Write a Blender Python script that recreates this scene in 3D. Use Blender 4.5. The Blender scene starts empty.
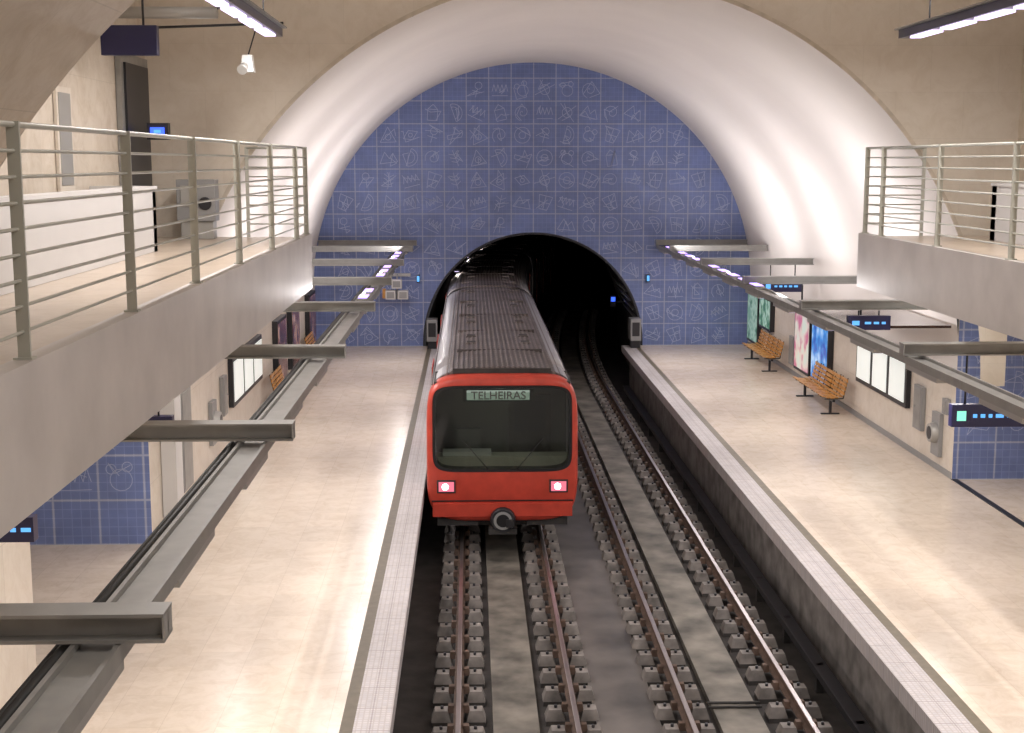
import bpy, bmesh, math, random
from math import sin, cos, pi, radians, sqrt
from mathutils import Vector
random.seed(7)
S = bpy.context.scene
try:
    S.view_settings.view_transform = 'Standard'
except Exception:
    pass

# ------------------------------------------------------------------ materials
def nt(name):
    m = bpy.data.materials.new(name); m.use_nodes = True
    n = m.node_tree.nodes; l = m.node_tree.links
    return m, n, l, n['Principled BSDF']

def mat(name, col, rough=.5, metal=0, nscale=None, namt=.15, bump=0, emit=None, estr=0, spec=None, detail=5):
    m, n, l, p = nt(name)
    p.inputs['Base Color'].default_value = (*col, 1)
    p.inputs['Roughness'].default_value = rough
    p.inputs['Metallic'].default_value = metal
    if spec is not None: p.inputs['Specular IOR Level'].default_value = spec
    if emit:
        p.inputs['Emission Color'].default_value = (*emit, 1)
        p.inputs['Emission Strength'].default_value = estr
    if nscale:
        tc = n.new('ShaderNodeTexCoord'); no = n.new('ShaderNodeTexNoise')
        no.inputs['Scale'].default_value = nscale; no.inputs['Detail'].default_value = detail
        l.new(tc.outputs['Object'], no.inputs['Vector'])
        r = n.new('ShaderNodeValToRGB')
        r.color_ramp.elements[0].position = .3; r.color_ramp.elements[1].position = .7
        r.color_ramp.elements[0].color = tuple(c*(1-namt) for c in col)+(1,)
        r.color_ramp.elements[1].color = tuple(min(1, c*(1+namt)) for c in col)+(1,)
        l.new(no.outputs['Fac'], r.inputs['Fac']); l.new(r.outputs['Color'], p.inputs['Base Color'])
        if bump:
            b = n.new('ShaderNodeBump'); b.inputs['Strength'].default_value = bump; b.inputs['Distance'].default_value = .02
            l.new(no.outputs['Fac'], b.inputs['Height']); l.new(b.outputs['Normal'], p.inputs['Normal'])
    return m

def slab_mat(name, col, joint, w, h, axes='XY', rough=.3, namt=.1, nscale=1.5, mortar=.006, joff=.5, fine=None, bump=.0, slabvar=.35, vein=None):
    """stone slabs / tiles with joints, laid out in metres on chosen world axes"""
    m, n, l, p = nt(name)
    p.inputs['Roughness'].default_value = rough
    tc = n.new('ShaderNodeTexCoord'); sp = n.new('ShaderNodeSeparateXYZ'); cb = n.new('ShaderNodeCombineXYZ')
    l.new(tc.outputs['Object'], sp.inputs[0])
    l.new(sp.outputs[axes[0]], cb.inputs[0]); l.new(sp.outputs[axes[1]], cb.inputs[1])
    no = n.new('ShaderNodeTexNoise'); no.inputs['Scale'].default_value = nscale; no.inputs['Detail'].default_value = 8
    no.inputs['Roughness'].default_value = .65
    l.new(tc.outputs['Object'], no.inputs['Vector'])
    def brick(bw, bh, ms, off, c1, c2, mc):
        b = n.new('ShaderNodeTexBrick'); b.offset = off; b.squash = 1
        b.inputs['Scale'].default_value = 1; b.inputs['Brick Width'].default_value = bw
        b.inputs['Row Height'].default_value = bh; b.inputs['Mortar Size'].default_value = ms
        b.inputs['Mortar Smooth'].default_value = 0
        b.inputs['Color1'].default_value = (*c1, 1); b.inputs['Color2'].default_value = (*c2, 1)
        b.inputs['Mortar'].default_value = (*mc, 1)
        l.new(cb.outputs[0], b.inputs['Vector']); return b
    def mul(a, c):
        mx = n.new('ShaderNodeMix'); mx.data_type = 'RGBA'; mx.blend_type = 'MULTIPLY'; mx.inputs[0].default_value = 1
        l.new(a, mx.inputs[6]); l.new(c, mx.inputs[7]); return mx.outputs[2]
    b = brick(w, h, mortar, joff, tuple(c*(1-namt*slabvar) for c in col), tuple(min(1, c*(1+namt*slabvar)) for c in col), joint)
    out = b.outputs['Color']
    if fine:
        fw, fm, fc = fine
        b2 = brick(fw, fw, fm, 0, (1, 1, 1), (.88, .9, .94), fc)
        out = mul(out, b2.outputs['Color'])
    r = n.new('ShaderNodeValToRGB')
    r.color_ramp.elements[0].position = .3; r.color_ramp.elements[1].position = .7
    r.color_ramp.elements[0].color = (1-namt, 1-namt*1.15, 1-namt*1.35, 1); r.color_ramp.elements[1].color = (1, 1, 1, 1)
    l.new(no.outputs['Fac'], r.inputs['Fac'])
    out = mul(out, r.outputs['Color'])
    if vein:
        n2 = n.new('ShaderNodeTexNoise'); n2.inputs['Scale'].default_value = vein[0]; n2.inputs['Detail'].default_value = 10
        n2.inputs['Roughness'].default_value = .75; n2.inputs['Distortion'].default_value = 1.2
        l.new(tc.outputs['Object'], n2.inputs['Vector'])
        r2 = n.new('ShaderNodeValToRGB'); e = r2.color_ramp.elements
        v = vein[1]
        e[0].position = .38; e[0].color = (1-v, 1-v*1.25, 1-v*1.6, 1); e[1].position = .56; e[1].color = (1, 1, 1, 1)
        l.new(n2.outputs['Fac'], r2.inputs['Fac']); out = mul(out, r2.outputs['Color'])
    l.new(out, p.inputs['Base Color'])
    return m

M = {}
M['marble'] = slab_mat('platform_marble', (.78, .68, .575), (.66, .56, .46), .9, .6, 'YX', .25, .10, .8, .003, slabvar=.35, vein=(3.2, .10))
M['edge'] = slab_mat('platform_edge_stone', (.58, .55, .555), (.42, .38, .38), .6, .45, 'YX', .6, .12, 6, .008, 0, (.06, .008, (.80, .78, .77)))
M['line'] = mat('warning_line', (.14, .115, .075), .5, nscale=8)
M['conc_side'] = mat('platform_side_concrete', (.22, .205, .195), .7, nscale=3, namt=.4)
M['vault'] = mat('vault_plaster', (.76, .725, .70), .8, nscale=.35, namt=.04, spec=.15)
M['stoneY'] = slab_mat('hall_stone_wall', (.70, .63, .54), (.60, .54, .46), 1.2, .8, 'YZ', .5, .12, 1.0, .004, slabvar=.25, vein=(2.2, .12))
M['stoneX'] = slab_mat('hall_stone_face', (.74, .675, .59), (.67, .61, .53), 1.2, .8, 'XZ', .5, .08, 1.2, .003, slabvar=.2, vein=(2.2, .06))
M['sidewall'] = slab_mat('side_wall_marble', (.75, .69, .61), (.60, .55, .48), 1.2, .95, 'YZ', .35, .10, 1.6, .005, vein=(2.5, .08))
M['tile'] = slab_mat('blue_azulejo', (.19, .255, .53), (.38, .43, .62), .72, .72, 'XZ', .40, .18, 2.2, .020, 0, (.144, .006, (1.32, 1.28, 1.17)))
M['glyph'] = mat('azulejo_white_line', (.42, .48, .68), .45)
M['trimstone'] = mat('arch_trim_stone', (.58, .51, .42), .5, nscale=5)
M['fascia'] = mat('gallery_fascia', (.62, .585, .565), .42, nscale=1.5, namt=.10)
M['galfloor'] = slab_mat('gallery_floor_stone', (.60, .51, .42), (.48, .41, .34), .9, .6, 'YX', .3, .12, 1.6, .003, vein=(3, .1))
M['white'] = mat('white_plaster', (.64, .63, .625), .5, nscale=1, namt=.04)
M['rail_paint'] = mat('railing_paint', (.50, .50, .44), .4, .1)
M['steel'] = mat('grey_steel_beam', (.31, .305, .29), .4, .25, nscale=4, namt=.12)
M['steel_l'] = mat('pale_steel', (.42, .415, .40), .4, .4)
M['cable'] = mat('black_cable', (.03, .03, .03), .5)
M['dark'] = mat('dark_metal', (.03, .03, .035), .4, .3)
M['bed'] = mat('trackbed_dirt', (.032, .028, .026), .75, nscale=2.5, namt=.5, bump=.5)
M['bedmid'] = mat('trackbed_concrete', (.145, .132, .112), .6, nscale=1.6, namt=.7, bump=.2, detail=9)
M['bedcen'] = mat('centre_concrete', (.10, .09, .082), .38, nscale=1.1, namt=.55, bump=.1)
M['block'] = mat('rail_block_concrete', (.19, .172, .16), .7, nscale=4, namt=.45)
M['railtop'] = mat('polished_rail', (.42, .38, .38), .3, .9)
M['railside'] = mat('rusty_rail', (.11, .07, .052), .7, nscale=6, namt=.3)
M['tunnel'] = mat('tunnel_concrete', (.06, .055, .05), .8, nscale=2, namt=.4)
M['red'] = mat('train_red_paint', (.49, .055, .034), .34, nscale=5, namt=.12)
M['silver'] = mat('train_silver_side', (.38, .37, .38), .4, .5)
M['black'] = mat('black_rubber', (.012, .012, .014), .35)
M['cabin'] = mat('cab_interior', (.07, .07, .065), .7)
M['cabseat'] = mat('cab_seat', (.22, .21, .18), .7)
M['under'] = mat('undercarriage', (.035, .033, .032), .6, nscale=4, namt=.4)
M['orange'] = mat('varnished_wood', (.52, .25, .06), .35, nscale=9, namt=.2)
M['grey'] = mat('grey_plastic', (.28, .28, .28), .4)
M['signblue'] = mat('sign_dark_blue', (.02, .02, .075), .3)
M['canopy'] = mat('suspended_panel_gloss', (.10, .065, .055), .12, .5)
def em(name, c, s): return mat(name, (.02, .02, .02), .4, emit=c, estr=s)
M['lamp'] = em('lamp_tube', (.50, .34, 1.0), 2.6)
M['lampw'] = em('hall_lamp_tube', (.78, .64, 1.0), 2.6)
M['cyan'] = em('sign_cyan_light', (.12, .45, 1.0), 1.3)
M['blue_l'] = em('sign_blue_light', (.04, .12, 1.0), 2.0)
M['green_l'] = em('sign_green_light', (.3, 1, .75), 1.1)
M['disp'] = em('destination_display', (.50, .62, .52), .5)
M['head'] = em('headlight_glow', (1, .75, .85), 9)
M['headpink'] = em('headlight_rim', (1, .22, .32), 1.0)
M['map'] = mat('map_paper', (.8, .82, .8), .5, emit=(.85, .95, .9), estr=.4)

def poster(name, cols, scale, s=.9):
    m, n, l, p = nt(name)
    tc = n.new('ShaderNodeTexCoord'); no = n.new('ShaderNodeTexNoise'); no.inputs['Scale'].default_value = scale
    no.inputs['Detail'].default_value = 2
    l.new(tc.outputs['Object'], no.inputs['Vector'])
    r = n.new('ShaderNodeValToRGB'); e = r.color_ramp.elements
    e[0].position = .35; e[1].position = .65
    e[0].color = (*cols[0], 1); e[1].color = (*cols[-1], 1)
    if len(cols) > 2:
        k = e.new(.5); k.color = (*cols[1], 1)
    l.new(no.outputs['Fac'], r.inputs['Fac']); l.new(r.outputs['Color'], p.inputs['Base Color'])
    l.new(r.outputs['Color'], p.inputs['Emission Color']); p.inputs['Emission Strength'].default_value = s
    p.inputs['Roughness'].default_value = .2
    return m
M['p_green'] = poster('poster_green', [(.20, .4, .30), (.4, .6, .5), (.05, .2, .1)], 2.5, .35)
M['p_pink'] = poster('poster_pink', [(.55, .62, .55), (.62, .56, .50), (.5, .15, .25)], 2, .5)
M['p_blue'] = poster('poster_blue', [(.02, .08, .4), (.04, .22, .6), (.35, .55, .8)], 2, .6)
M['p_red'] = poster('poster_red', [(.03, .01, .01), (.12, .03, .03), (.4, .25, .2)], 2.5, .25)

def glassmat():
    m = bpy.data.materials.new('windscreen_glass'); m.use_nodes = True
    n = m.node_tree.nodes; l = m.node_tree.links; n.clear()
    o = n.new('ShaderNodeOutputMaterial'); mx = n.new('ShaderNodeMixShader'); mx.inputs[0].default_value = .10
    t = n.new('ShaderNodeBsdfTransparent'); t.inputs[0].default_value = (.62, .68, .62, 1)
    g = n.new('ShaderNodeBsdfGlossy'); g.inputs['Roughness'].default_value = .04
    l.new(t.outputs[0], mx.inputs[1]); l.new(g.outputs[0], mx.inputs[2]); l.new(mx.outputs[0], o.inputs[0])
    return m
M['glass'] = glassmat()

def roofmat():
    m, n, l, p = nt('train_roof_ribbed')
    tc = n.new('ShaderNodeTexCoord'); sp = n.new('ShaderNodeSeparateXYZ'); cb = n.new('ShaderNodeCombineXYZ')
    l.new(tc.outputs['Object'], sp.inputs[0]); l.new(sp.outputs['Y'], cb.inputs[0]); l.new(sp.outputs['X'], cb.inputs[1])
    b = n.new('ShaderNodeTexBrick'); b.offset = 0
    b.inputs['Scale'].default_value = 1; b.inputs['Brick Width'].default_value = .30; b.inputs['Row Height'].default_value = .0948
    b.inputs['Mortar Size'].default_value = .02; b.inputs['Color1'].default_value = (.235, .20, .195, 1)
    b.inputs['Color2'].default_value = (.195, .165, .16, 1); b.inputs['Mortar'].default_value = (.105, .09, .09, 1)
    l.new(cb.outputs[0], b.inputs['Vector'])
    no = n.new('ShaderNodeTexNoise'); no.inputs['Scale'].default_value = 1.2; no.inputs['Detail'].default_value = 6
    l.new(tc.outputs['Object'], no.inputs['Vector'])
    r = n.new('ShaderNodeValToRGB'); r.color_ramp.elements[0].position = .35; r.color_ramp.elements[1].position = .65
    r.color_ramp.elements[0].color = (.72, .70, .68, 1); r.color_ramp.elements[1].color = (1, 1, 1, 1)
    l.new(no.outputs['Fac'], r.inputs['Fac'])
    mx = n.new('ShaderNodeMix'); mx.data_type = 'RGBA'; mx.blend_type = 'MULTIPLY'; mx.inputs[0].default_value = 1
    l.new(b.outputs['Color'], mx.inputs[6]); l.new(r.outputs['Color'], mx.inputs[7]); l.new(mx.outputs[2], p.inputs['Base Color'])
    p.inputs['Roughness'].default_value = .48; p.inputs['Metallic'].default_value = .1
    return m
M['roof'] = roofmat()

# ------------------------------------------------------------------ builder
class B:
    def __init__(s, name): s.bm = bmesh.new(); s.mats = []; s.name = name
    def mi(s, m):
        m = M[m]
        if m not in s.mats: s.mats.append(m)
        return s.mats.index(m)
    def face(s, pts, m, smooth=False):
        f = s.bm.faces.new([s.bm.verts.new(p) for p in pts]); f.material_index = s.mi(m); f.smooth = smooth; return f
    def box(s, x0, x1, y0, y1, z0, z1, m, t=0):
        x0, x1 = min(x0, x1), max(x0, x1); i = s.mi(m)
        v = [s.bm.verts.new(p) for p in [(x0, y0, z0), (x1, y0, z0), (x1, y1, z0), (x0, y1, z0),
             (x0+t, y0+t, z1), (x1-t, y0+t, z1), (x1-t, y1-t, z1), (x0+t, y1-t, z1)]]
        for q in [(3, 2, 1, 0), (4, 5, 6, 7), (0, 1, 5, 4), (1, 2, 6, 5), (2, 3, 7, 6), (3, 0, 4, 7)]:
            f = s.bm.faces.new([v[k] for k in q]); f.material_index = i
    def cyl(s, p0, p1, r, m, n=10, r2=None, cap=True):
        p0, p1 = Vector(p0), Vector(p1); d = (p1-p0).normalized(); r2 = r if r2 is None else r2
        a = d.orthogonal().normalized(); b = d.cross(a); i = s.mi(m)
        A = [s.bm.verts.new(p0+(a*cos(2*pi*k/n)+b*sin(2*pi*k/n))*r) for k in range(n)]
        C = [s.bm.verts.new(p1+(a*cos(2*pi*k/n)+b*sin(2*pi*k/n))*r2) for k in range(n)]
        for k in range(n):
            f = s.bm.faces.new([A[k], A[(k+1) % n], C[(k+1) % n], C[k]]); f.material_index = i; f.smooth = True
        if cap:
            for L in (A[::-1], C):
                f = s.bm.faces.new(L); f.material_index = i
    def sweep(s, prof, ys, m, closed=True, off=None, smooth=False, cap=False):
        i = s.mi(m); off = off or (lambda y: 0)
        R = [[s.bm.verts.new((x+off(y), y, z)) for x, z in prof] for y in ys]; n = len(prof)
        for a in range(len(ys)-1):
            for k in range(n if closed else n-1):
                f = s.bm.faces.new([R[a][k], R[a][(k+1) % n], R[a+1][(k+1) % n], R[a+1][k]]); f.material_index = i; f.smooth = smooth
        if cap:
            for L in (R[0][::-1], R[-1]):
                f = s.bm.faces.new(L); f.material_index = i
        return R
    def loops(s, L, m, smooth=False, capend=False):
        i = s.mi(m); V = [[s.bm.verts.new(p) for p in q] for q in L]; n = len(L[0])
        for a in range(len(V)-1):
            for k in range(n):
                f = s.bm.faces.new([V[a][k], V[a][(k+1) % n], V[a+1][(k+1) % n], V[a+1][k]]); f.material_index = i; f.smooth = smooth
        if capend:
            f = s.bm.faces.new(V[-1]); f.material_index = i
    def ribbon(s, pts, w, y, m):
        for (a, b) in zip(pts[:-1], pts[1:]):
            dx, dz = b[0]-a[0], b[1]-a[1]; L = sqrt(dx*dx+dz*dz) or 1; nx, nz = -dz/L*w/2, dx/L*w/2
            s.face([(a[0]+nx, y, a[1]+nz), (b[0]+nx, y, b[1]+nz), (b[0]-nx, y, b[1]-nz), (a[0]-nx, y, a[1]-nz)], m)
    def done(s, parent=None, bevel=0, recalc=True):
        if recalc: bmesh.ops.recalc_face_normals(s.bm, faces=s.bm.faces)
        me = bpy.data.meshes.new(s.name); s.bm.to_mesh(me); s.bm.free()
        for m in s.mats: me.materials.append(m)
        o = bpy.data.objects.new(s.name, me); S.collection.objects.link(o)
        if bevel:
            md = o.modifiers.new('bevel', 'BEVEL'); md.width = bevel; md.segments = 2; md.limit_method = 'ANGLE'
        if parent: o.parent = parent
        return o

def off(y): return 0 if y < 42 else (y-42)**2/360
YE = 44.4; R = 7.15; ZC = 1.98; W = 7.12
RT, ZT = 3.55, .1
YH0, YH1 = 11.5, 24.0; XH = 7.6; ZH = 10.5
NEAR = -8.0
YLX, YRX = 21.1, 25.1       # ends of the exit bays
YLN, YRN = 15.3, 17.0
GZ, GB = 4.7, 3.8           # gallery floor / underside

# ------------------------------------------------------------------ vault
b = B('ceiling_vault')
a0 = math.asin((GB-ZC)/R)
def arc(a, bb, n=64): return [(R*cos(a+(bb-a)*k/n), ZC+R*sin(a+(bb-a)*k/n)) for k in range(n+1)]
b.sweep(arc(a0, pi-a0), [YH1, YE], 'vault', False, smooth=True)
b.sweep(arc(0, a0, 8), [YRX, YE], 'vault', False, smooth=True)
b.sweep(arc(pi-a0, pi, 8), [YH1, YE], 'vault', False, smooth=True)
b.done()
b = B('ceiling_near_vault')
b.sweep(arc(a0, pi-a0), [NEAR, YH0], 'stoneY', False, smooth=True); b.done()

# transverse faces around the vault mouth
def mouth(name, y, m, trim):
    b = B(name)
    ca = math.atan2(ZH-ZC, XH)
    A = sorted([pi*k/72 for k in range(73)]+[ca, pi-ca])
    inn, out = [], []
    for a in A:
        c, s_ = cos(a), sin(a)
        t = min(XH/abs(c) if abs(c) > 1e-6 else 1e9, (ZH-ZC)/s_ if s_ > 1e-6 else 1e9)
        inn.append((R*c, y, ZC+R*s_)); out.append((t*c, y, ZC+t*s_))
    for k in range(len(A)-1): b.face([inn[k], inn[k+1], out[k+1], out[k]], m)
    b.done()
    t = B(trim)
    d = -.03 if y > 20 else .03
    L = [[((R+q)*cos(a), y+e, ZC+(R+q)*sin(a)) for a in [a0+(pi-2*a0)*k/72 for k in range(73)]] for q, e in ((0, 0), (0, d), (.07, d), (.07, 0))]
    for a in range(3):
        for k in range(72): t.face([L[a][k], L[a][k+1], L[a+1][k+1], L[a+1][k]], 'trimstone', True)
    t.done()
mouth('wall_hall_far', YH1, 'stoneX', 'trim_1')
mouth('wall_hall_near', YH0, 'stoneX', 'trim_2')
b = B('ceiling_hall'); b.box(-XH, XH, YH0, YH1, ZH, ZH+.2, 'vault'); b.done()
for sd, nm in ((-1, 'left'), (1, 'right')):
    b = B('wall_hall_'+nm); b.box(sd*XH, sd*(XH+.2), YH0, YH1, GB, ZH, 'stoneY'); b.done()

# ------------------------------------------------------------------ end wall
def outer_t(c, s_):   # ray from (0,ZT) to station profile
    lo = 0; hi = 12
    for _ in range(40):
        t = (lo+hi)/2; x, z = t*c, ZT+t*s_
        ins = abs(x) < R if z < ZC else (x*x+(z-ZC)**2 < R*R)
        if ins: lo = t
        else: hi = t
    return lo
b = B('wall_end_tiled')
A = [pi*k/96 for k in range(97)]
for k in range(96):
    q = []
    for a, inner in ((A[k], 1), (A[k+1], 1), (A[k+1], 0), (A[k], 0)):
        t = RT if inner else outer_t(cos(a), sin(a))
        q.append((t*cos(a), YE, ZT+t*sin(a)))
    b.face(q, 'tile')
for sd in (-1, 1):
    b.face([(sd*RT, YE, -1.5), (sd*R, YE, -1.5), (sd*R, YE, ZT), (sd*RT, YE, ZT)], 'tile')
# drawn figures of the azulejo panels
def glyph(cx, cz, s):
    P = lambda L: [(cx+x*s, cz+z*s) for x, z in L]
    circ = lambda x, z, r, n=14, a=0, e=2*pi: [(x+r*cos(a+(e-a)*k/n), z+r*sin(a+(e-a)*k/n)) for k in range(n+1)]
    g = random.randrange(14); o = []
    if g == 0: o = [circ(0, 0, .8), circ(0, 0, .35)]
    elif g == 1: o = [[(-.8, -.7), (0, .8), (.8, -.7), (-.8, -.7)], circ(0, -.2, .3)]
    elif g == 2: o = [[(-.9, -.5), (-.3, .6), (.1, -.1), (.5, .4), (.9, -.5), (-.9, -.5)]]
    elif g == 3: o = [[(-.8+.2*k, .5 if k % 2 else -.2) for k in range(9)], [(-.8, -.6), (.8, -.6)]]
    elif g == 4: o = [[(-.5, -.8), (-.5, .3), (0, .8), (.5, .3), (.5, -.8), (-.5, -.8)], [(-.5, .3), (.5, .3)]]
    elif g == 5: o = [circ(0, .4, .35), [(0, .05), (0, -.8)], [(-.5, -.2), (.5, -.2)]]
    elif g == 6: o = [circ(-.2, 0, .6, 12, -pi/2, pi/2), circ(-.2, 0, .9, 12, -pi/2, pi/2), [(-.2, -.9), (-.2, .9)]]
    elif g == 7: o = [[(.15*k/3*cos(k*.6), .15*k/3*sin(k*.6)) for k in range(18)]]
    elif g == 8: o = [[(-.8, 0), (0, .5), (.8, 0), (0, -.5), (-.8, 0)], circ(0, 0, .2)]
    elif g == 9: o = [[(-.8, -.8), (.8, .8)], [(-.8, .8), (.8, -.8)], circ(0, 0, .5)]
    elif g == 10: o = [[(-.7, .7), (.7, .7), (.4, -.7), (-.4, -.7), (-.7, .7)], [(-.55, 0), (.55, 0)], [(0, .7), (0, -.7)]]
    elif g == 11: o = [[(0, -.9), (0, .8)]]+[[(0, z), (sx*.5, z+.3)] for z in (-.5, -.1, .3) for sx in (-1, 1)]
    elif g == 12: o = [circ(0, -.1, .55), circ(-.4, .5, .25), circ(.4, .5, .25)]
    else: o = [[(-.8, -.3), (.6, -.3), (.8, .1), (-.8, .1), (-.8, -.3)], [(0, .1), (0, .8), (.5, .2)]]
    a = random.uniform(-.5, .5); ca, sa = cos(a), sin(a)
    o.append([(random.uniform(-.9, .9), random.uniform(-.9, .9)) for _ in range(4)])
    return [P([(x*ca-z*sa, x*sa+z*ca) for x, z in L]) for L in o]
g = .72
for i in range(-11, 11):
    for j in range(0, 13):
        cx, cz = (i+.5)*g, (j+.5)*g
        d1 = sqrt(cx*cx+(cz-ZC)**2) if cz > ZC else abs(cx)
        if d1 < R-.4 and sqrt(cx*cx+(cz-ZT)**2) > RT+.4:
            for L in glyph(cx, cz, .32): b.ribbon(L, .019, YE-.006, 'glyph')
b.done(recalc=False)
b = B('trim_tunnel_portal')
LL = []
for q, y in ((.02, YE+.3), (0, YE-.02), (.07, YE-.02), (.07, YE)):
    LL.append([(-(RT+q), y, -1.4)]+[((RT+q)*cos(pi-pi*k/48), y, ZT+(RT+q)*sin(pi-pi*k/48)) for k in range(49)]+[((RT+q), y, -1.4)])
for a in range(3):
    for k in range(len(LL[0])-1): b.face([LL[a][k], LL[a][k+1], LL[a+1][k+1], LL[a+1][k]], 'dark', True)
b.done()
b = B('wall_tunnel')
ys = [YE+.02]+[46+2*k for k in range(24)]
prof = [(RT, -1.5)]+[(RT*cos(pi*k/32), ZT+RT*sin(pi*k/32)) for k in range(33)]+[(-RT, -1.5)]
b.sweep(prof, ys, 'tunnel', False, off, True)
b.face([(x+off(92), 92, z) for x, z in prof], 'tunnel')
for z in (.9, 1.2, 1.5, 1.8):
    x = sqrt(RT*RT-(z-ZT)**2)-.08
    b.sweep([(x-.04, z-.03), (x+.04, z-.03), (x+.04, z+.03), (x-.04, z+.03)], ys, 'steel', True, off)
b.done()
b = B('tunnel_signal_lamp')
b.box(2.9, 3.1, 47.9, 48.1, .9, 1.3, 'dark'); b.box(2.93, 3.07, 47.86, 47.9, 1.1, 1.25, 'blue_l'); b.box(3.1, 3.45, 47.98, 48.02, 1.05, 1.1, 'dark'); b.done()

# ------------------------------------------------------------------ side walls and exit bays
for sd, nm, ye, yn in ((-1, 'left', YLX, YLN), (1, 'right', YRX, YRN)):
    b = B('wall_'+nm)
    b.box(sd*W, sd*(W+.25), ye, YE, -.2, ZC+.05, 'sidewall')
    if ye < YH1: b.box(sd*W, sd*(W+.05), ye, YH1, ZC, GB, 'sidewall')
    b.box(sd*W, sd*(W+.25), NEAR, yn, -.2, GB, 'sidewall')
    b.done()
    b = B('wall_exit_bay_'+nm)
    b.box(sd*9.8, sd*10, yn-.2, ye+.2, -.2, GB, 'sidewall')
    b.box(sd*(W+.25), sd*9.8, yn-.2, yn, -.2, GB, 'sidewall')
    b.done()
    b = B('wall_exit_tiled_'+nm)
    x0, x1 = sorted((sd*(W-.01), sd*9.8))
    yt = ye-.03
    b.face([(x0, yt, 0), (x1, yt, 0), (x1, yt, GB), (x0, yt, GB)], 'tile')
    xi = sd*(W-.01)
    b.face([(xi, yt, 0), (xi, ye+.01, 0), (xi, ye+.01, GB), (xi, yt, GB)], 'sidewall')
    for i in range(-14, 14):
        for j in range(1, 5):
            cx, cz = (i+.5)*g, (j+.5)*g
            if x0+.3 < cx < x1-.3:
                for L in glyph(cx, cz, .32): b.ribbon(L, .012, yt-.006, 'glyph')
    b.done(recalc=False)
    b = B('baseboard_'+nm); b.box(sd*(W-.02), sd*W, ye, YE, 0, .12, 'grey'); b.done()
b = B('wall_back'); b.box(-10, 10, NEAR-.2, NEAR, -1.5, 10, 'white'); b.done()

# ------------------------------------------------------------------ platforms
PE = 2.93
for sd, nm, ye, yn in ((-1, 'left', YLX, YLN), (1, 'right', YRX, YRN)):
    b = B('floor_platform_'+nm)
    b.box(sd*PE, sd*3.33, NEAR, YE, -.22, 0, 'edge')
    b.box(sd*3.33, sd*3.47, NEAR, YE, -.22, 0, 'line')
    b.box(sd*3.47, sd*W, NEAR, YE, -.22, 0, 'marble')
    b.box(sd*W, sd*9.8, yn, ye, -.22, 0, 'marble')
    b.box(sd*3.2, sd*W, NEAR, YE, -1.5, -.22, 'conc_side')
    b.done()
b = B('trim_exit_threshold'); b.box(W-.02, W+.1, YRN, YRX, 0, .012, 'dark'); b.done()

# ------------------------------------------------------------------ track
b = B('floor_trackbed')
b.box(-3.2, 3.2, NEAR, YE, -1.6, -1.36, 'bed')
ysb = [YE]+[46+2*k for k in range(24)]
b.sweep([(-3.55, -1.6), (3.55, -1.6), (3.55, -1.36), (-3.55, -1.36)], ysb, 'bed', True, off)
b.sweep([(-.42, -1.5), (.42, -1.5), (.42, -1.29), (-.42, -1.29)], [NEAR, 42]+ysb, 'bedcen', True, off)
b.done()
def track(cx):
    b = B('railway_track')
    ys = [NEAR, 42]+ysb
    b.sweep([(cx-.30, -1.5), (cx+.30, -1.5), (cx+.30, -1.27), (cx-.30, -1.27)], ys, 'bedmid', True, off)
    for rx in (cx-.7525, cx+.7525):
        b.sweep([(rx-.065, -1.155), (rx+.065, -1.155), (rx+.065, -1.135), (rx+.012, -1.115), (rx+.012, -1.04), (rx+.034, -1.03), (rx+.034, -1.004),
                 (rx-.034, -1.004), (rx-.034, -1.03), (rx-.012, -1.04), (rx-.012, -1.115), (rx-.065, -1.135)], ys, 'railside', True, off)
        b.sweep([(rx-.032, -1.004), (rx+.032, -1.004), (rx+.026, -1.0), (rx-.026, -1.0)], ys, 'railtop', True, off)
        y = -2.0
        while y < 66:
            o = off(y)+rx
            b.box(o-.36, o+.36, y-.15, y+.15, -1.37, -1.30, 'bed', .015)
            for s_ in (-1, 1):
                b.box(o+s_*.10, o+s_*.36, y-.135, y+.135, -1.30, -1.16, 'block', .045)
                b.box(o+s_*.05, o+s_*.15, y-.06, y+.06, -1.2, -1.10, 'railside', .015)
                b.cyl((o+s_*.22, y, -1.17), (o+s_*.22, y, -1.12), .022, 'dark', 6)
            y += .66
    return b.done()
track(-1.48); track(1.48)
b = B('third_rail')
b.sweep([(2.74, -1.1), (2.84, -1.1), (2.84, -1.0), (2.74, -1.0)], [NEAR, 42], 'dark')
b.sweep([(2.71, -.97), (2.9, -.97), (2.9, -.95), (2.71, -.95)], [NEAR, 42], 'dark')
for k in range(24):
    y = -6+2*k; b.box(2.76, 2.86, y, y+.1, -1.38, -.95, 'under')
b.done()
b = B('track_conduit')
for y in (17.3, 17.45): b.cyl((1.12, y, -1.25), (1.84, y, -1.25), .018, 'under', 8)
b.done()

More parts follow.
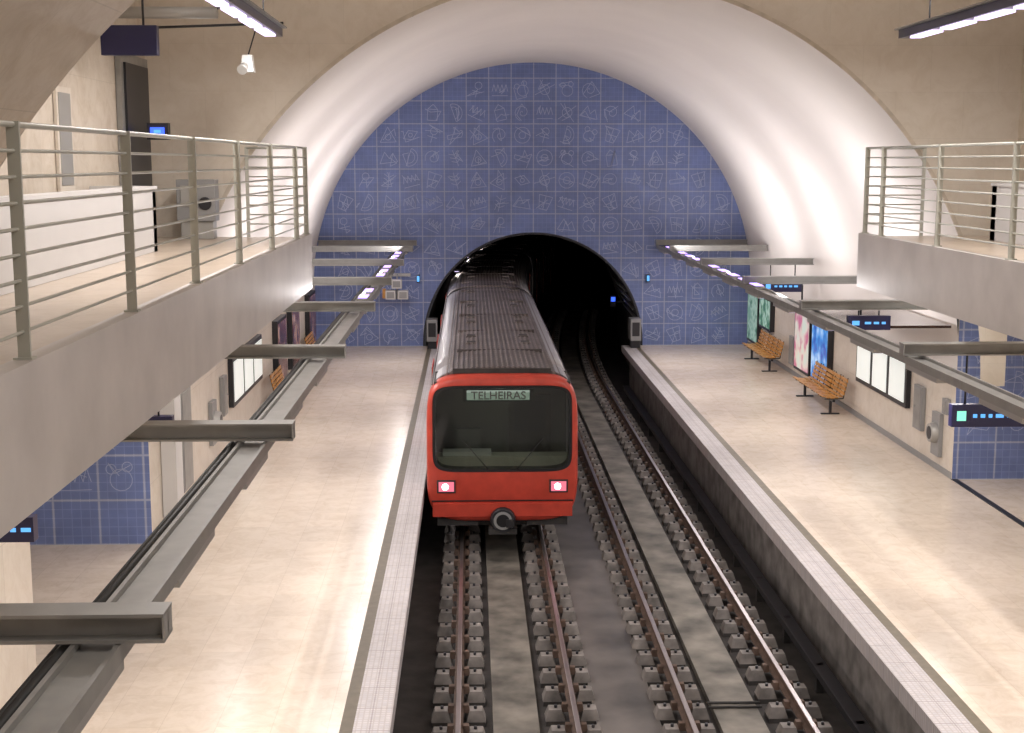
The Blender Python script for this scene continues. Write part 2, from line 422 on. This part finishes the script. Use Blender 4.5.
# ------------------------------------------------------------------ galleries and railings
GX = 4.83
for sd, nm in ((-1, 'left'), (1, 'right')):
    b = B('floor_gallery_'+nm)
    b.box(sd*GX, sd*(GX+.25), NEAR, YH1, GB, GZ, 'fascia')
    b.box(sd*(GX+.25), sd*6.5, NEAR, YH1, GB, GZ-.004, 'galfloor')
    b.box(sd*6.5, sd*XH, YH0+.02, YH1-.02, GB, GZ-.004, 'galfloor')
    b.box(sd*GX, sd*(GX+.14), NEAR, YH1, GZ, GZ+.05, 'fascia')
    b.box(sd*W, sd*10, YLN if sd < 0 else YRN, (YLX if sd < 0 else YRX), GB, GB+.1, 'white')
    b.done()
def railing(sd, posts, ret):
    b = B('gallery_railing')
    x = sd*(GX+.07); zb = GZ+.05; zt = 6.25
    y1 = posts[-1]
    for y in posts:
        b.box(x-.04, x+.04, y-.012, y+.012, zb, zt, 'rail_paint')
        b.box(x-.06, x+.06, y-.05, y+.05, zb, zb+.015, 'rail_paint')
    n = 9; y0 = posts[0]
    for k in range(n):
        z = zt-.02-k*(zt-zb-.1)/(n-.4); r = .020 if k == 0 else .012
        b.cyl((x, y0, z), (x, y1, z), r, 'rail_paint', 8)
        b.cyl((x, y1, z), (sd*ret, y1, z), r, 'rail_paint', 8)
    b.box(sd*ret-.03, sd*ret+.03, y1-.012, y1+.012, zb-.05, zt, 'rail_paint')
    b.done()
railing(-1, [-5.5, -2.7, .1, 2.9, 5.7, 8.7, 11.5, 14.2, 16.9, 19.7, 22.5, 23.85], 5.9)
railing(1, [-5.4, -2.6, .2, 3.0, 5.8, 8.6, 11.4, 14.3, 17.3, 20.1, 22.9, 23.85], 5.9)
b = B('stair_parapet'); b.box(-6.85, -6.65, 12.2, 20.2, GZ, GZ+.9, 'white'); b.box(-6.88, -6.62, 12.2, 20.2, GZ+.9, GZ+.95, 'white'); b.box(-7.55, -6.65, 20.0, 20.2, GZ, GZ+.95, 'white'); b.done()
b = B('stair_parapet'); b.box(6.65, 6.85, 13, 22.6, GZ, GZ+.9, 'white'); b.box(6.62, 6.88, 13, 22.6, GZ+.9, GZ+.95, 'white'); b.box(6.65, 7.55, 22.4, 22.6, GZ, GZ+.95, 'white'); b.done()

# ------------------------------------------------------------------ light beams with cantilever arms
ARMS = [7.5, 13.1, 18.7, 24.6, 29.9, 35.5, 41.1, 44.1]
for sd in (-1, 1):
    b = B('suspended_light_beam')
    cx = sd*4.17
    z = 3.2
    b.box(cx-.14, cx+.14, -6, YE, z, z+.03, 'steel')
    b.box(cx-.14, cx-.11, -6, YE, z+.03, z+.11, 'steel'); b.box(cx+.11, cx+.14, -6, YE, z+.03, z+.11, 'steel')
    b.box(cx-.11, cx+.11, -6, YE, z+.03, z+.07, 'steel')
    b.cyl((cx+sd*.21, -6, z+.05), (cx+sd*.21, YE, z+.05), .03, 'cable', 8)
    b.cyl((cx+sd*.28, -6, z+.02), (cx+sd*.28, YE, z+.02), .018, 'cable', 6)
    for y in ARMS:      # I-section arms
        x0, x1 = sd*(3.78 if sd < 0 else 3.98), sd*(W-.02)
        if y > YH1: x1 = sd*(6.95)
        b.box(x0, x1, y-.11, y+.11, z+.27, z+.29, 'steel')
        b.box(x0, x1, y-.11, y+.11, z+.12, z+.14, 'steel')
        b.box(x0, x1, y-.012, y+.012, z+.14, z+.27, 'steel')
        b.box(x0, x0+sd*.012, y-.10, y+.10, z+.14, z+.27, 'steel_l')
    yy = 26.6 if sd < 0 else 29
    while yy < 44:
        if min(abs(yy+.35-a) for a in ARMS) > .5:
            b.box(cx-.10, cx+.10, yy, yy+.75, z+.07, z+.15, 'steel_l'); b.box(cx-.085, cx+.085, yy+.03, yy+.72, z+.15, z+.16, 'lamp')
        yy += 1.3
    for k in range(18):  # downlight housings
        y = -5+2.8*k
        if y < 43.5:
            b.box(cx-.13, cx+.13, y, y+1.3, z-.07, z, 'steel_l'); b.box(cx-.1, cx+.1, y+.03, y+1.27, z-.075, z-.07, 'lampw')
    b.done()

def area(name, loc, sx, sy, power, col=(1, .93, .95), rot=(0, 0, 0)):
    L = bpy.data.lights.new(name, 'AREA'); L.shape = 'RECTANGLE'; L.size = sx; L.size_y = sy; L.energy = power; L.color = col
    o = bpy.data.objects.new(name, L); o.location = loc; o.rotation_euler = rot; S.collection.objects.link(o); return o
for sd in (-1, 1):
    for y, pw in ((27.5, 125), (33, 130), (38.0, 110), (40.4, 40)):
        area('uplight', (sd*4.17, y, 3.37), .12, .7, pw*(1.08 if sd > 0 else .95), (1, .945, .94), (pi, radians(42)*sd, 0))
    for k in range(9):
        area('downlight', (sd*4.17, -2+5.3*k, 3.115), .2, 1.2, 70 if sd > 0 else 56, (1, .94, .91))
    for y in (9, 14, 19, 23):
        area('soffit_light', (sd*6.3, y, 3.77), .2, 1.2, 34, (1, .95, .89))
for sd in (-1, 1):   # hall pendants
    b = B('hall_pendant_lamp')
    x = -4.98 if sd < 0 else 4.6; z = 7.85
    b.box(x-.13, x+.13, 13.0, 21.0, z, z+.12, 'signblue'); b.box(x-.2, x+.2, 13.0, 21.0, z+.12, z+.14, 'steel')
    for k in range(6):
        b.box(x-.08, x+.08, 13.12+k*1.3, 14.1+k*1.3, z-.03, z, 'lampw')
    for y in (14, 17, 20): b.cyl((x, y, z+.14), (x, y, ZH), .012, 'dark', 6)
    b.done()
    for y in (14.5, 17.5, 20.3):
        area('pendant_light', (x, y, z-.05), .14, 1.0, 95, (1, .94, .90))
    for y in (15.5, 19):
        area('hall_fill_uplight', (x, y, z+.16), .14, 1.6, 55, (1, .94, .88), (pi, 0, 0))  # added upward fill above the pendants, brightens the hall face
for y in (1, 6):
    area('near_vault_light', (0, y, 9.0), .5, 2.0, 170, (1, .94, .90))

# ------------------------------------------------------------------ hall extras
b = B('hanging_sign_box'); b.box(-7.3, -6.5, 20.0, 20.15, 7.5, 7.92, 'signblue')
b.cyl((-7.2, 20.07, 7.92), (-7.2, 20.07, ZH), .02, 'dark', 6); b.cyl((-6.7, 20.07, 7.92), (-6.7, 20.07, ZH), .02, 'dark', 6); b.done(bevel=.01)
b = B('ceiling_conduit'); b.cyl((-7.58, 21.5, 8.25), (-5.9, 21.5, 8.25), .09, 'steel_l', 12); b.cyl((-7.58, 21.5, 8.0), (-4.9, 21.5, 8.1), .02, 'dark', 6); b.cyl((-5.9, 21.5, 8.3), (-5.9, 21.5, ZH), .02, 'dark', 6); b.done()
b = B('hanging_spotlight'); b.cyl((-5.3, 21.5, 8.08), (-5.45, 21.5, 7.62), .012, 'dark', 6)
b.box(-5.56, -5.36, 21.4, 21.6, 7.36, 7.62, 'white', .03); b.cyl((-5.5, 21.42, 7.45), (-5.52, 21.3, 7.38), .06, 'steel_l', 14, .08); b.done()
b = B('door_1'); b.box(-7.59, -7.5, 21.9, 23.7, GZ, 7.7, 'steel'); b.box(-7.5, -7.46, 22.05, 23.55, GZ+.05, 7.55, 'dark'); b.done()
b = B('passenger_information_monitor'); b.box(-7.3, -6.95, 22.6, 22.75, 6.35, 6.62, 'dark'); b.box(-7.27, -6.98, 22.585, 22.6, 6.38, 6.59, 'signblue'); b.box(-7.24, -7.01, 22.58, 22.585, 6.42, 6.55, 'blue_l'); b.box(-7.18, -7.07, 22.575, 22.58, 6.46, 6.51, 'cyan'); b.box(-7.46, -7.3, 22.65, 22.7, 6.42, 6.48, 'dark'); b.done()
b = B('ticket_validator'); b.box(-6.95, -6.4, 23.3, 23.6, GZ, 5.0, 'steel_l'); b.box(-7.0, -6.35, 23.25, 23.6, 5.0, 5.7, 'grey'); b.cyl((-6.52, 23.25, 5.3), (-6.52, 23.22, 5.3), .11, 'dark', 18); b.box(-6.93, -6.7, 23.23, 23.25, 5.25, 5.6, 'steel_l'); b.done(bevel=.03)
b = B('wall_information_panel'); b.box(-7.59, -7.55, 18.6, 19.3, 5.6, 7.0, 'stoneX'); b.box(-7.55, -7.54, 18.68, 19.22, 5.68, 6.92, 'steel_l'); b.done()
b = B('hall_wall_panel'); b.box(7.5, 7.59, 20.5, 23.4, 6.2, 8.3, 'grey'); b.box(7.46, 7.5, 20.6, 23.3, 6.3, 8.2, 'steel'); b.done()

# ------------------------------------------------------------------ suspended signs
def sign(x0, x1, y, z0, z1, top, arrow):
    b = B('platform_direction_sign')
    b.box(x0, x1, y, y+.14, z0, z1, 'signblue')
    h = z1-z0
    b.box(x0+.07, x0+.2, y-.006, y, z0+.09, z1-.09, 'green_l' if arrow else 'cyan')
    xx = x0+.3
    while xx < x1-.12:
        w = random.uniform(.05, .13); b.box(xx, xx+w, y-.006, y, z0+h*.42, z0+h*.58, 'cyan'); xx += w+.05
    for x in (x0+.2, x1-.2): b.cyl((x, y+.07, z1), (x, y+.07, top), .015, 'dark', 6)
    b.done()
sign(4.75, 6.15, 18.72, 2.28, 2.60, 3.33, True)
sign(4.78, 5.55, 24.25, 2.98, 3.24, 3.33, False)
sign(5.65, 6.7, 35.5, 2.6, 2.9, 3.33, False)
sign(-7.05, -6.35, 13.1, 2.3, 2.55, 3.33, False)
sign(-6.75, -6.2, 18.7, 2.28, 2.5, 3.33, False)
b = B('suspended_canopy_panel'); b.box(5.0, 6.9, 24.9, 29.5, 2.93, 2.98, 'canopy'); b.box(4.97, 5.0, 24.9, 29.5, 2.9, 3.0, 'steel')
for y in (24.95, 29.45): b.cyl((5.2, y, 2.98), (5.2, y, 3.33), .02, 'dark', 6)
b.done()

# ------------------------------------------------------------------ wall furniture
def lightbox(sd, y0, y1, z0, z1, m, name='advertising_lightbox'):
    b = B(name); x = sd*(W-.005)
    b.box(x-sd*.14, x, y0, y1, z0, z1, 'dark')
    b.box(x-sd*.15, x-sd*.14, y0+.08, y1-.08, z0+.08, z1-.08, m)
    b.done()
lightbox(1, 42.3, 43.9, .25, 1.97, 'p_green')
lightbox(1, 40.5, 42.1, .9, 1.9, 'p_green')
lightbox(1, 35.7, 37.4, .3, 1.97, 'p_pink')
lightbox(1, 33.8, 35.5, .3, 1.97, 'p_blue')
lightbox(-1, 41.5, 43.2, .3, 1.97, 'p_red')
lightbox(-1, 37.4, 39.1, .3, 1.97, 'p_red')
lightbox(-1, 34.6, 36.3, .3, 1.97, 'p_red')
def mapframe(sd, y0, y1):
    b = B('network_map_frame'); x = sd*(W-.005)
    b.box(x-sd*.10, x, y0, y1, .9, 1.95, 'dark')
    w = (y1-y0)/3
    for k in range(3): b.box(x-sd*.11, x-sd*.10, y0+k*w+.12, y0+(k+1)*w-.08, 1.0, 1.85, 'map')
    b.done()
mapframe(1, 27.7, 31.4); mapframe(-1, 28.2, 32.2)
def bench(sd, y0, n=5):
    b = B('platform_bench'); x = sd*(W-.55); p = .62
    b.box(x-.03, x+.03, y0, y0+n*p, .34, .40, 'dark')
    for y in (y0+.3, y0+n*p-.3):
        b.box(x-.03, x+.03, y-.03, y+.03, .02, .34, 'dark'); b.box(x-.22, x+.22, y-.04, y+.04, 0, .03, 'dark')
    for k in range(n):
        a, c = y0+k*p+.04, y0+(k+1)*p-.04
        for q in range(5):   # seat slats curved
            xs = x-sd*(.22-.1*q); zz = .42+.012*(q-2)**2*.8
            b.box(xs-.042, xs+.042, a, c, zz, zz+.022, 'orange')
        for q in range(4):   # back slats
            xs = x+sd*(.25+.025*q); zz = .50+.1*q
            b.box(xs-.011, xs+.011, a, c, zz, zz+.08, 'orange')
        for y in (a+.06, c-.06):
            b.cyl((x-sd*.2, y, .40), (x+sd*.25, y, .41), .014, 'dark', 6); b.cyl((x+sd*.25, y, .41), (x+sd*.35, y, .9), .014, 'dark', 6)
    b.done()
bench(1, 31.6, 5); bench(1, 38.3, 5); bench(-1, 32.6, 3); bench(-1, 39.6, 3)
def helppoint(sd, y, z):
    b = B('help_point_phone'); x = sd*(W-.005)
    b.box(x-sd*.08, x, y-.22, y+.22, z-.45, z+.4, 'grey')
    b.cyl((x-sd*.08, y, z), (x-sd*.2, y, z), .21, 'steel_l', 24, .18); b.cyl((x-sd*.2, y, z), (x-sd*.205, y, z), .13, 'dark', 20)
    b.done(bevel=.02)
helppoint(1, 25.9, .75); helppoint(-1, 26.2, 1.0)
for sd, y, z0, z1, w in ((1, 27.0, .6, 1.5, .5), (1, 38.0, .3, 1.1, .5), (1, 25.45, 1.2, 1.5, .25), (-1, 27.4, .9, 1.7, .4), (-1, 23.6, .3, 2.1, .8)):
    b = B('wall_equipment_cabinet'); b.box(sd*(W-.09), sd*(W-.005), y-w/2, y+w/2, z0, z1, 'grey'); b.box(sd*(W-.1), sd*(W-.09), y-w/2+.05, y+w/2-.05, z0+.05, z1-.05, 'steel'); b.cyl((sd*(W-.12), y+w/2-.1, (z0+z1)/2), (sd*(W-.09), y+w/2-.1, (z0+z1)/2), .02, 'steel_l', 8); b.done(bevel=.008)
b = B('pilaster'); b.box(-W+.01, -W+.25, 21.9, 22.4, 0, GB, 'white'); b.box(-W+.01, -W+.27, 21.88, 22.42, 0, .12, 'grey'); b.done()

# driver monitors by the portal + end-of-platform cabinets
b = B('driver_monitor_bracket')
b.box(-4.85, -4.0, 44.3, 44.39, 2.3, 2.4, 'steel_l')
b.box(-4.45, -4.4, 43.9, 44.39, 2.33, 2.38, 'steel_l'); b.cyl((-4.42, 43.92, 2.36), (-4.42, 43.92, 1.6), .03, 'steel_l', 8)
for x, z in ((-4.62, 1.75), (-4.22, 1.75), (-4.42, 2.1)):
    b.box(x-.16, x+.16, 43.6, 43.95, z-.13, z+.15, 'white'); b.box(x-.12, x+.12, 43.585, 43.6, z-.09, z+.11, 'grey')
b.box(-4.88, -4.78, 43.65, 43.9, 1.65, 1.95, 'orange')
b.done()
for sd in (-1, 1):
    b = B('platform_end_cabinet'); x = sd*3.3
    b.box(x-.15, x+.15, 43.7, 44.2, 0, .25, 'dark'); b.box(x-.17, x+.17, 43.6, 44.25, .25, .95, 'grey'); b.box(x-.12, x+.12, 43.59, 43.6, .4, .85, 'dark'); b.done(bevel=.02)
    b = B('portal_lamp'); x = sd*3.75
    b.box(x-.05, x+.05, 44.2, YE-.005, 2.1, 2.35, 'dark'); b.box(x-.04, x+.04, 44.18, 44.2, 2.14, 2.32, 'cyan'); b.done()

# ------------------------------------------------------------------ train
TX, TY = -1.48, 24.3
def sup(hw, zb, zt, n, N=64, cx=TX):
    o = []; zc, hh = (zb+zt)/2, (zt-zb)/2
    for k in range(N):
        a = 2*pi*(k+.5)/N; c, s_ = cos(a), sin(a)
        o.append((cx+hw*math.copysign(abs(c)**(2/n), c), zc+hh*math.copysign(abs(s_)**(2/n), s_)))
    return o
RZ = -1.0
train = bpy.data.objects.new('metro_train', None); S.collection.objects.link(train)
def roofprof():
    zc, hh, hw, n = RZ+1.86, 1.36, 1.385, 5
    prof = []; N = 27
    for q in range(N):
        x0 = -1.28+2.56*q/N; w = 2.56/N
        for (fx, dz) in ((0, .012), (.6, .012), (.65, .026), (.95, .026)):
            x = x0+fx*w; z = zc+hh*(1-abs(x/hw)**n)**(1/n); z -= .10*(x/1.28)**2
            prof.append((TX+x, z+dz+.04))
    return prof+[(TX+1.30, RZ+2.95), (TX-1.30, RZ+2.95)]
TOP = RZ+3.215
def car(y0, y1, nm):
    b = B(nm); ys = [y0]; k = y0
    while k < y1-1.5: k += 1.5; ys.append(k)
    ys.append(y1)
    b.sweep(sup(1.385, RZ+.45, TOP, 5), ys, 'silver', True, off, True, True)
    b.sweep(roofprof(), ys, 'roof', True, off, False, True)
    y = y0+2.2; q = 0
    while y < y1-1:
        for x in (-.56, .56):
            o = off(y)+TX+x; z = TOP+.03
            b.box(o-.12, o+.12, y, y+.28, z, z+.04, 'roof', .02); b.box(o-.09, o+.09, y+.04, y+.24, z+.04, z+.045, 'under')
        q += 1; y += 1.1 if q % 2 else 2.6
    y = y0+1.2
    while y < y1-.5:
        b.box(off(y)+TX-.85, off(y)+TX+.85, y, y+.04, TOP-.05, TOP+.065, 'roof'); y += 3.2
    for sd in (-1, 1):
        y = y0+1.2; q = 0
        while y < y1-1.4:
            o = off(y+.5)+TX+sd*1.386
            if q % 3 == 1:
                b.box(o-.012, o+.012, y, y+1.3, RZ+.75, RZ+2.7, 'red'); b.box(o-.018, o+.018, y+.12, y+.58, RZ+1.5, RZ+2.5, 'black'); b.box(o-.018, o+.018, y+.72, y+1.18, RZ+1.5, RZ+2.5, 'black')
            else:
                b.box(o-.012, o+.012, y, y+1.25, RZ+1.5, RZ+2.45, 'black')
            y += 1.45; q += 1
    b.sweep([(TX-1.15, RZ+.32), (TX+1.15, RZ+.32), (TX+1.2, RZ+.6), (TX-1.2, RZ+.6)], [y0+.6]+ys[1:], 'under', True, off, False, True)
    for yb in (y0+2.6, y1-2.6):
        o = off(yb)+TX
        b.box(o-1.0, o+1.0, yb-1.3, yb+1.3, RZ+.28, RZ+.5, 'under')
        for yw in (yb-.95, yb+.95):
            b.cyl((o-.72, yw, RZ+.42), (o+.72, yw, RZ+.42), .08, 'under')
            for sx in (-1, 1): b.cyl((o+sx*.70, yw, RZ+.425), (o+sx*.82, yw, RZ+.425), .42, 'under', 24)
    return b.done(parent=train)
car(TY+1.5, TY+16.4, 'car_body_1'); car(TY+17.0, TY+33, 'car_body_2'); car(TY+33.6, TY+49, 'car_body_3')
b = B('gangways')
for y in (TY+16.35, TY+32.95): b.box(off(y)+TX-.6, off(y)+TX+.6, y, y+.7, RZ+.5, RZ+2.9, 'black')
b.done(parent=train)
# cab
b = B('cab_shell')
rk = lambda L, y: [(x, y+max(0, (z-RZ-.5))*.07, z) for x, z in L]
shell = sup(1.385, RZ+.45, TOP, 5)
b.loops([rk(shell, TY+1.5-.19), rk(shell, TY+.30)], 'silver', True)
lf = [rk(sup(1.39, RZ+.45, TOP-.05, 5.5), TY+.32), rk(sup(1.39, RZ+.44, TOP-.06, 5.5), TY+.12), rk(sup(1.37, RZ+.47, TOP-.10, 5.5), TY+.03), rk(sup(1.33, RZ+.52, TOP-.15, 5.5), TY)]
win = sup(1.28, RZ+1.37, RZ+2.96, 8)
lf.append(rk(win, TY)); b.loops(lf, 'red', True)
b.loops([rk(win, TY), rk(sup(1.27, RZ+1.38, RZ+2.95, 8), TY+.02), rk(sup(1.23, RZ+1.42, RZ+2.91, 8), TY+.02)], 'black')
b.loops([rk(sup(1.255, RZ+1.41, RZ+2.95, 8), TY+.02), rk(sup(1.22, RZ+1.43, RZ+2.93, 8), TY+.25)], 'black')
b.sweep(roofprof(), [TY+.42, TY+1.5], 'roof', True, None, False, True)
b.box(TX-.9, TX+.9, TY+.36, TY+.42, TOP-.06, TOP+.03, 'under')
fy = lambda z: TY+max(0, z-.5)*.07
b.box(TX-1.3, TX+1.3, fy(.84)-.012, fy(.84)+.02, RZ+.83, RZ+.855, 'black')
b.box(TX-1.28, TX+1.28, TY-.035, TY+.05, RZ+.56, RZ+.80, 'red')
for sd in (-1, 1):
    x = TX+sd*1.03; y = fy(1.1)
    b.box(x-.17, x+.17, y-.02, y+.05, RZ+.99, RZ+1.23, 'under'); b.box(x-.14, x+.14, y-.03, y-.02, RZ+1.02, RZ+1.20, 'headpink')
    b.cyl((x-.02, y-.03, RZ+1.11), (x-.02, y-.045, RZ+1.11), .06, 'head', 16)
    b.cyl((TX+sd*.25, fy(1.45)-.03, RZ+1.41), (TX+sd*.75, fy(2.0)-.03, RZ+2.0), .008, 'black', 6)
    b.box(TX+sd*.45, TX+sd*1.2, TY+.1, TY+.3, RZ+.36, RZ+.5, 'under')
# coupler
b.cyl((TX, TY+.4, RZ+.52), (TX, TY-.12, RZ+.52), .2, 'under', 20); b.cyl((TX, TY-.12, RZ+.52), (TX, TY-.2, RZ+.52), .24, 'dark', 20, .21)
b.cyl((TX, TY-.2, RZ+.52), (TX, TY-.205, RZ+.52), .17, 'grey', 20); b.cyl((TX, TY-.205, RZ+.52), (TX, TY-.21, RZ+.52), .12, 'black', 20); b.box(TX-.26, TX+.26, TY-.18, TY+.1, RZ+.26, RZ+.36, 'under'); b.box(TX+.06, TX+.2, TY-.24, TY-.2, RZ+.4, RZ+.55, 'dark')
b.box(TX-1.1, TX+1.1, TY+.35, TY+1.6, RZ+.3, RZ+.5, 'under')
b.done(parent=train)
b = B('cab_interior_fittings')
b.box(TX-1.25, TX+1.25, TY+1.28, TY+1.32, RZ+.6, RZ+3.05, 'cabin')
b.box(TX-1.25, TX+1.25, TY+.30, TY+.75, RZ+.9, RZ+1.60, 'cabseat'); b.box(TX-1.1, TX-.2, TY+.4, TY+.7, RZ+1.60, RZ+1.68, 'grey')
b.box(TX-.85, TX-.4, TY+.95, TY+1.1, RZ+1.3, RZ+2.0, 'cabin'); b.box(TX-.85, TX-.4, TY+.7, TY+1.1, RZ+1.2, RZ+1.35, 'cabin')
b.box(TX+.15, TX+.95, TY+1.2, TY+1.28, RZ+1.2, RZ+2.6, 'under'); b.box(TX+.25, TX+.85, TY+1.19, TY+1.2, RZ+1.9, RZ+2.5, 'dark')
b.box(TX-1.25, TX+1.25, TY+.1+.17, TY+1.3, RZ+2.96, RZ+3.02, 'cabin')
b.done(parent=train)
b = B('windscreen'); L = rk(sup(1.245, RZ+1.41, RZ+2.92, 8), TY+.022); b.face(L, 'glass'); b.done(parent=train)
b = B('destination_sign')
y = fy(2.8)+.03
b.box(TX-.72, TX+.58, y, y+.1, RZ+2.66, RZ+2.90, 'black'); b.box(TX-.65, TX+.5, y-.006, y, RZ+2.69, RZ+2.87, 'disp'); b.done(parent=train)
cu = bpy.data.curves.new('destination_text', 'FONT'); cu.body = 'TELHEIRAS'; cu.size = .21; cu.align_x = 'CENTER'; cu.extrude = .001; cu.offset = .002
cu.materials.append(M['cabin'])
t = bpy.data.objects.new('destination_text', cu); S.collection.objects.link(t); t.rotation_euler = (pi/2, 0, 0); t.location = (TX-.07, y-.012, RZ+2.705); t.parent = train
L = bpy.data.lights.new('cab_light', 'POINT'); L.energy = 4; L.shadow_soft_size = .05; L.color = (.9, 1, .85)
o = bpy.data.objects.new('cab_light', L); o.location = (TX, TY+.6, RZ+2.8); S.collection.objects.link(o); o.parent = train
# lamps added to lift the train roof out of the dark tunnel
for y in (47, 54, 61, 68):
    b = B('added_tunnel_lamp'); x = off(y)-2.6; b.box(x-.1, x+.1, y, y+.5, 2.25, 2.33, 'dark'); b.box(x-.07, x+.07, y+.03, y+.47, 2.235, 2.25, 'lampw'); b.done()
    area('tunnel_fill_light', (x, y+.25, 2.22), .12, .4, 9, (1, .9, .8), (0, radians(-35), 0))

# ------------------------------------------------------------------ world & camera
w = bpy.data.worlds.new('World'); S.world = w; w.use_nodes = True
w.node_tree.nodes['Background'].inputs[0].default_value = (.9, .9, 1, 1); w.node_tree.nodes['Background'].inputs[1].default_value = .05
c = bpy.data.cameras.new('camera'); co = bpy.data.objects.new('camera', c); S.collection.objects.link(co)
co.location = (-2.05, 0, 6.0); co.rotation_euler = (radians(90-8.57), 0, radians(-1.75))
c.sensor_width = 36; c.lens = 1360/1024*36; c.clip_end = 300
S.camera = co
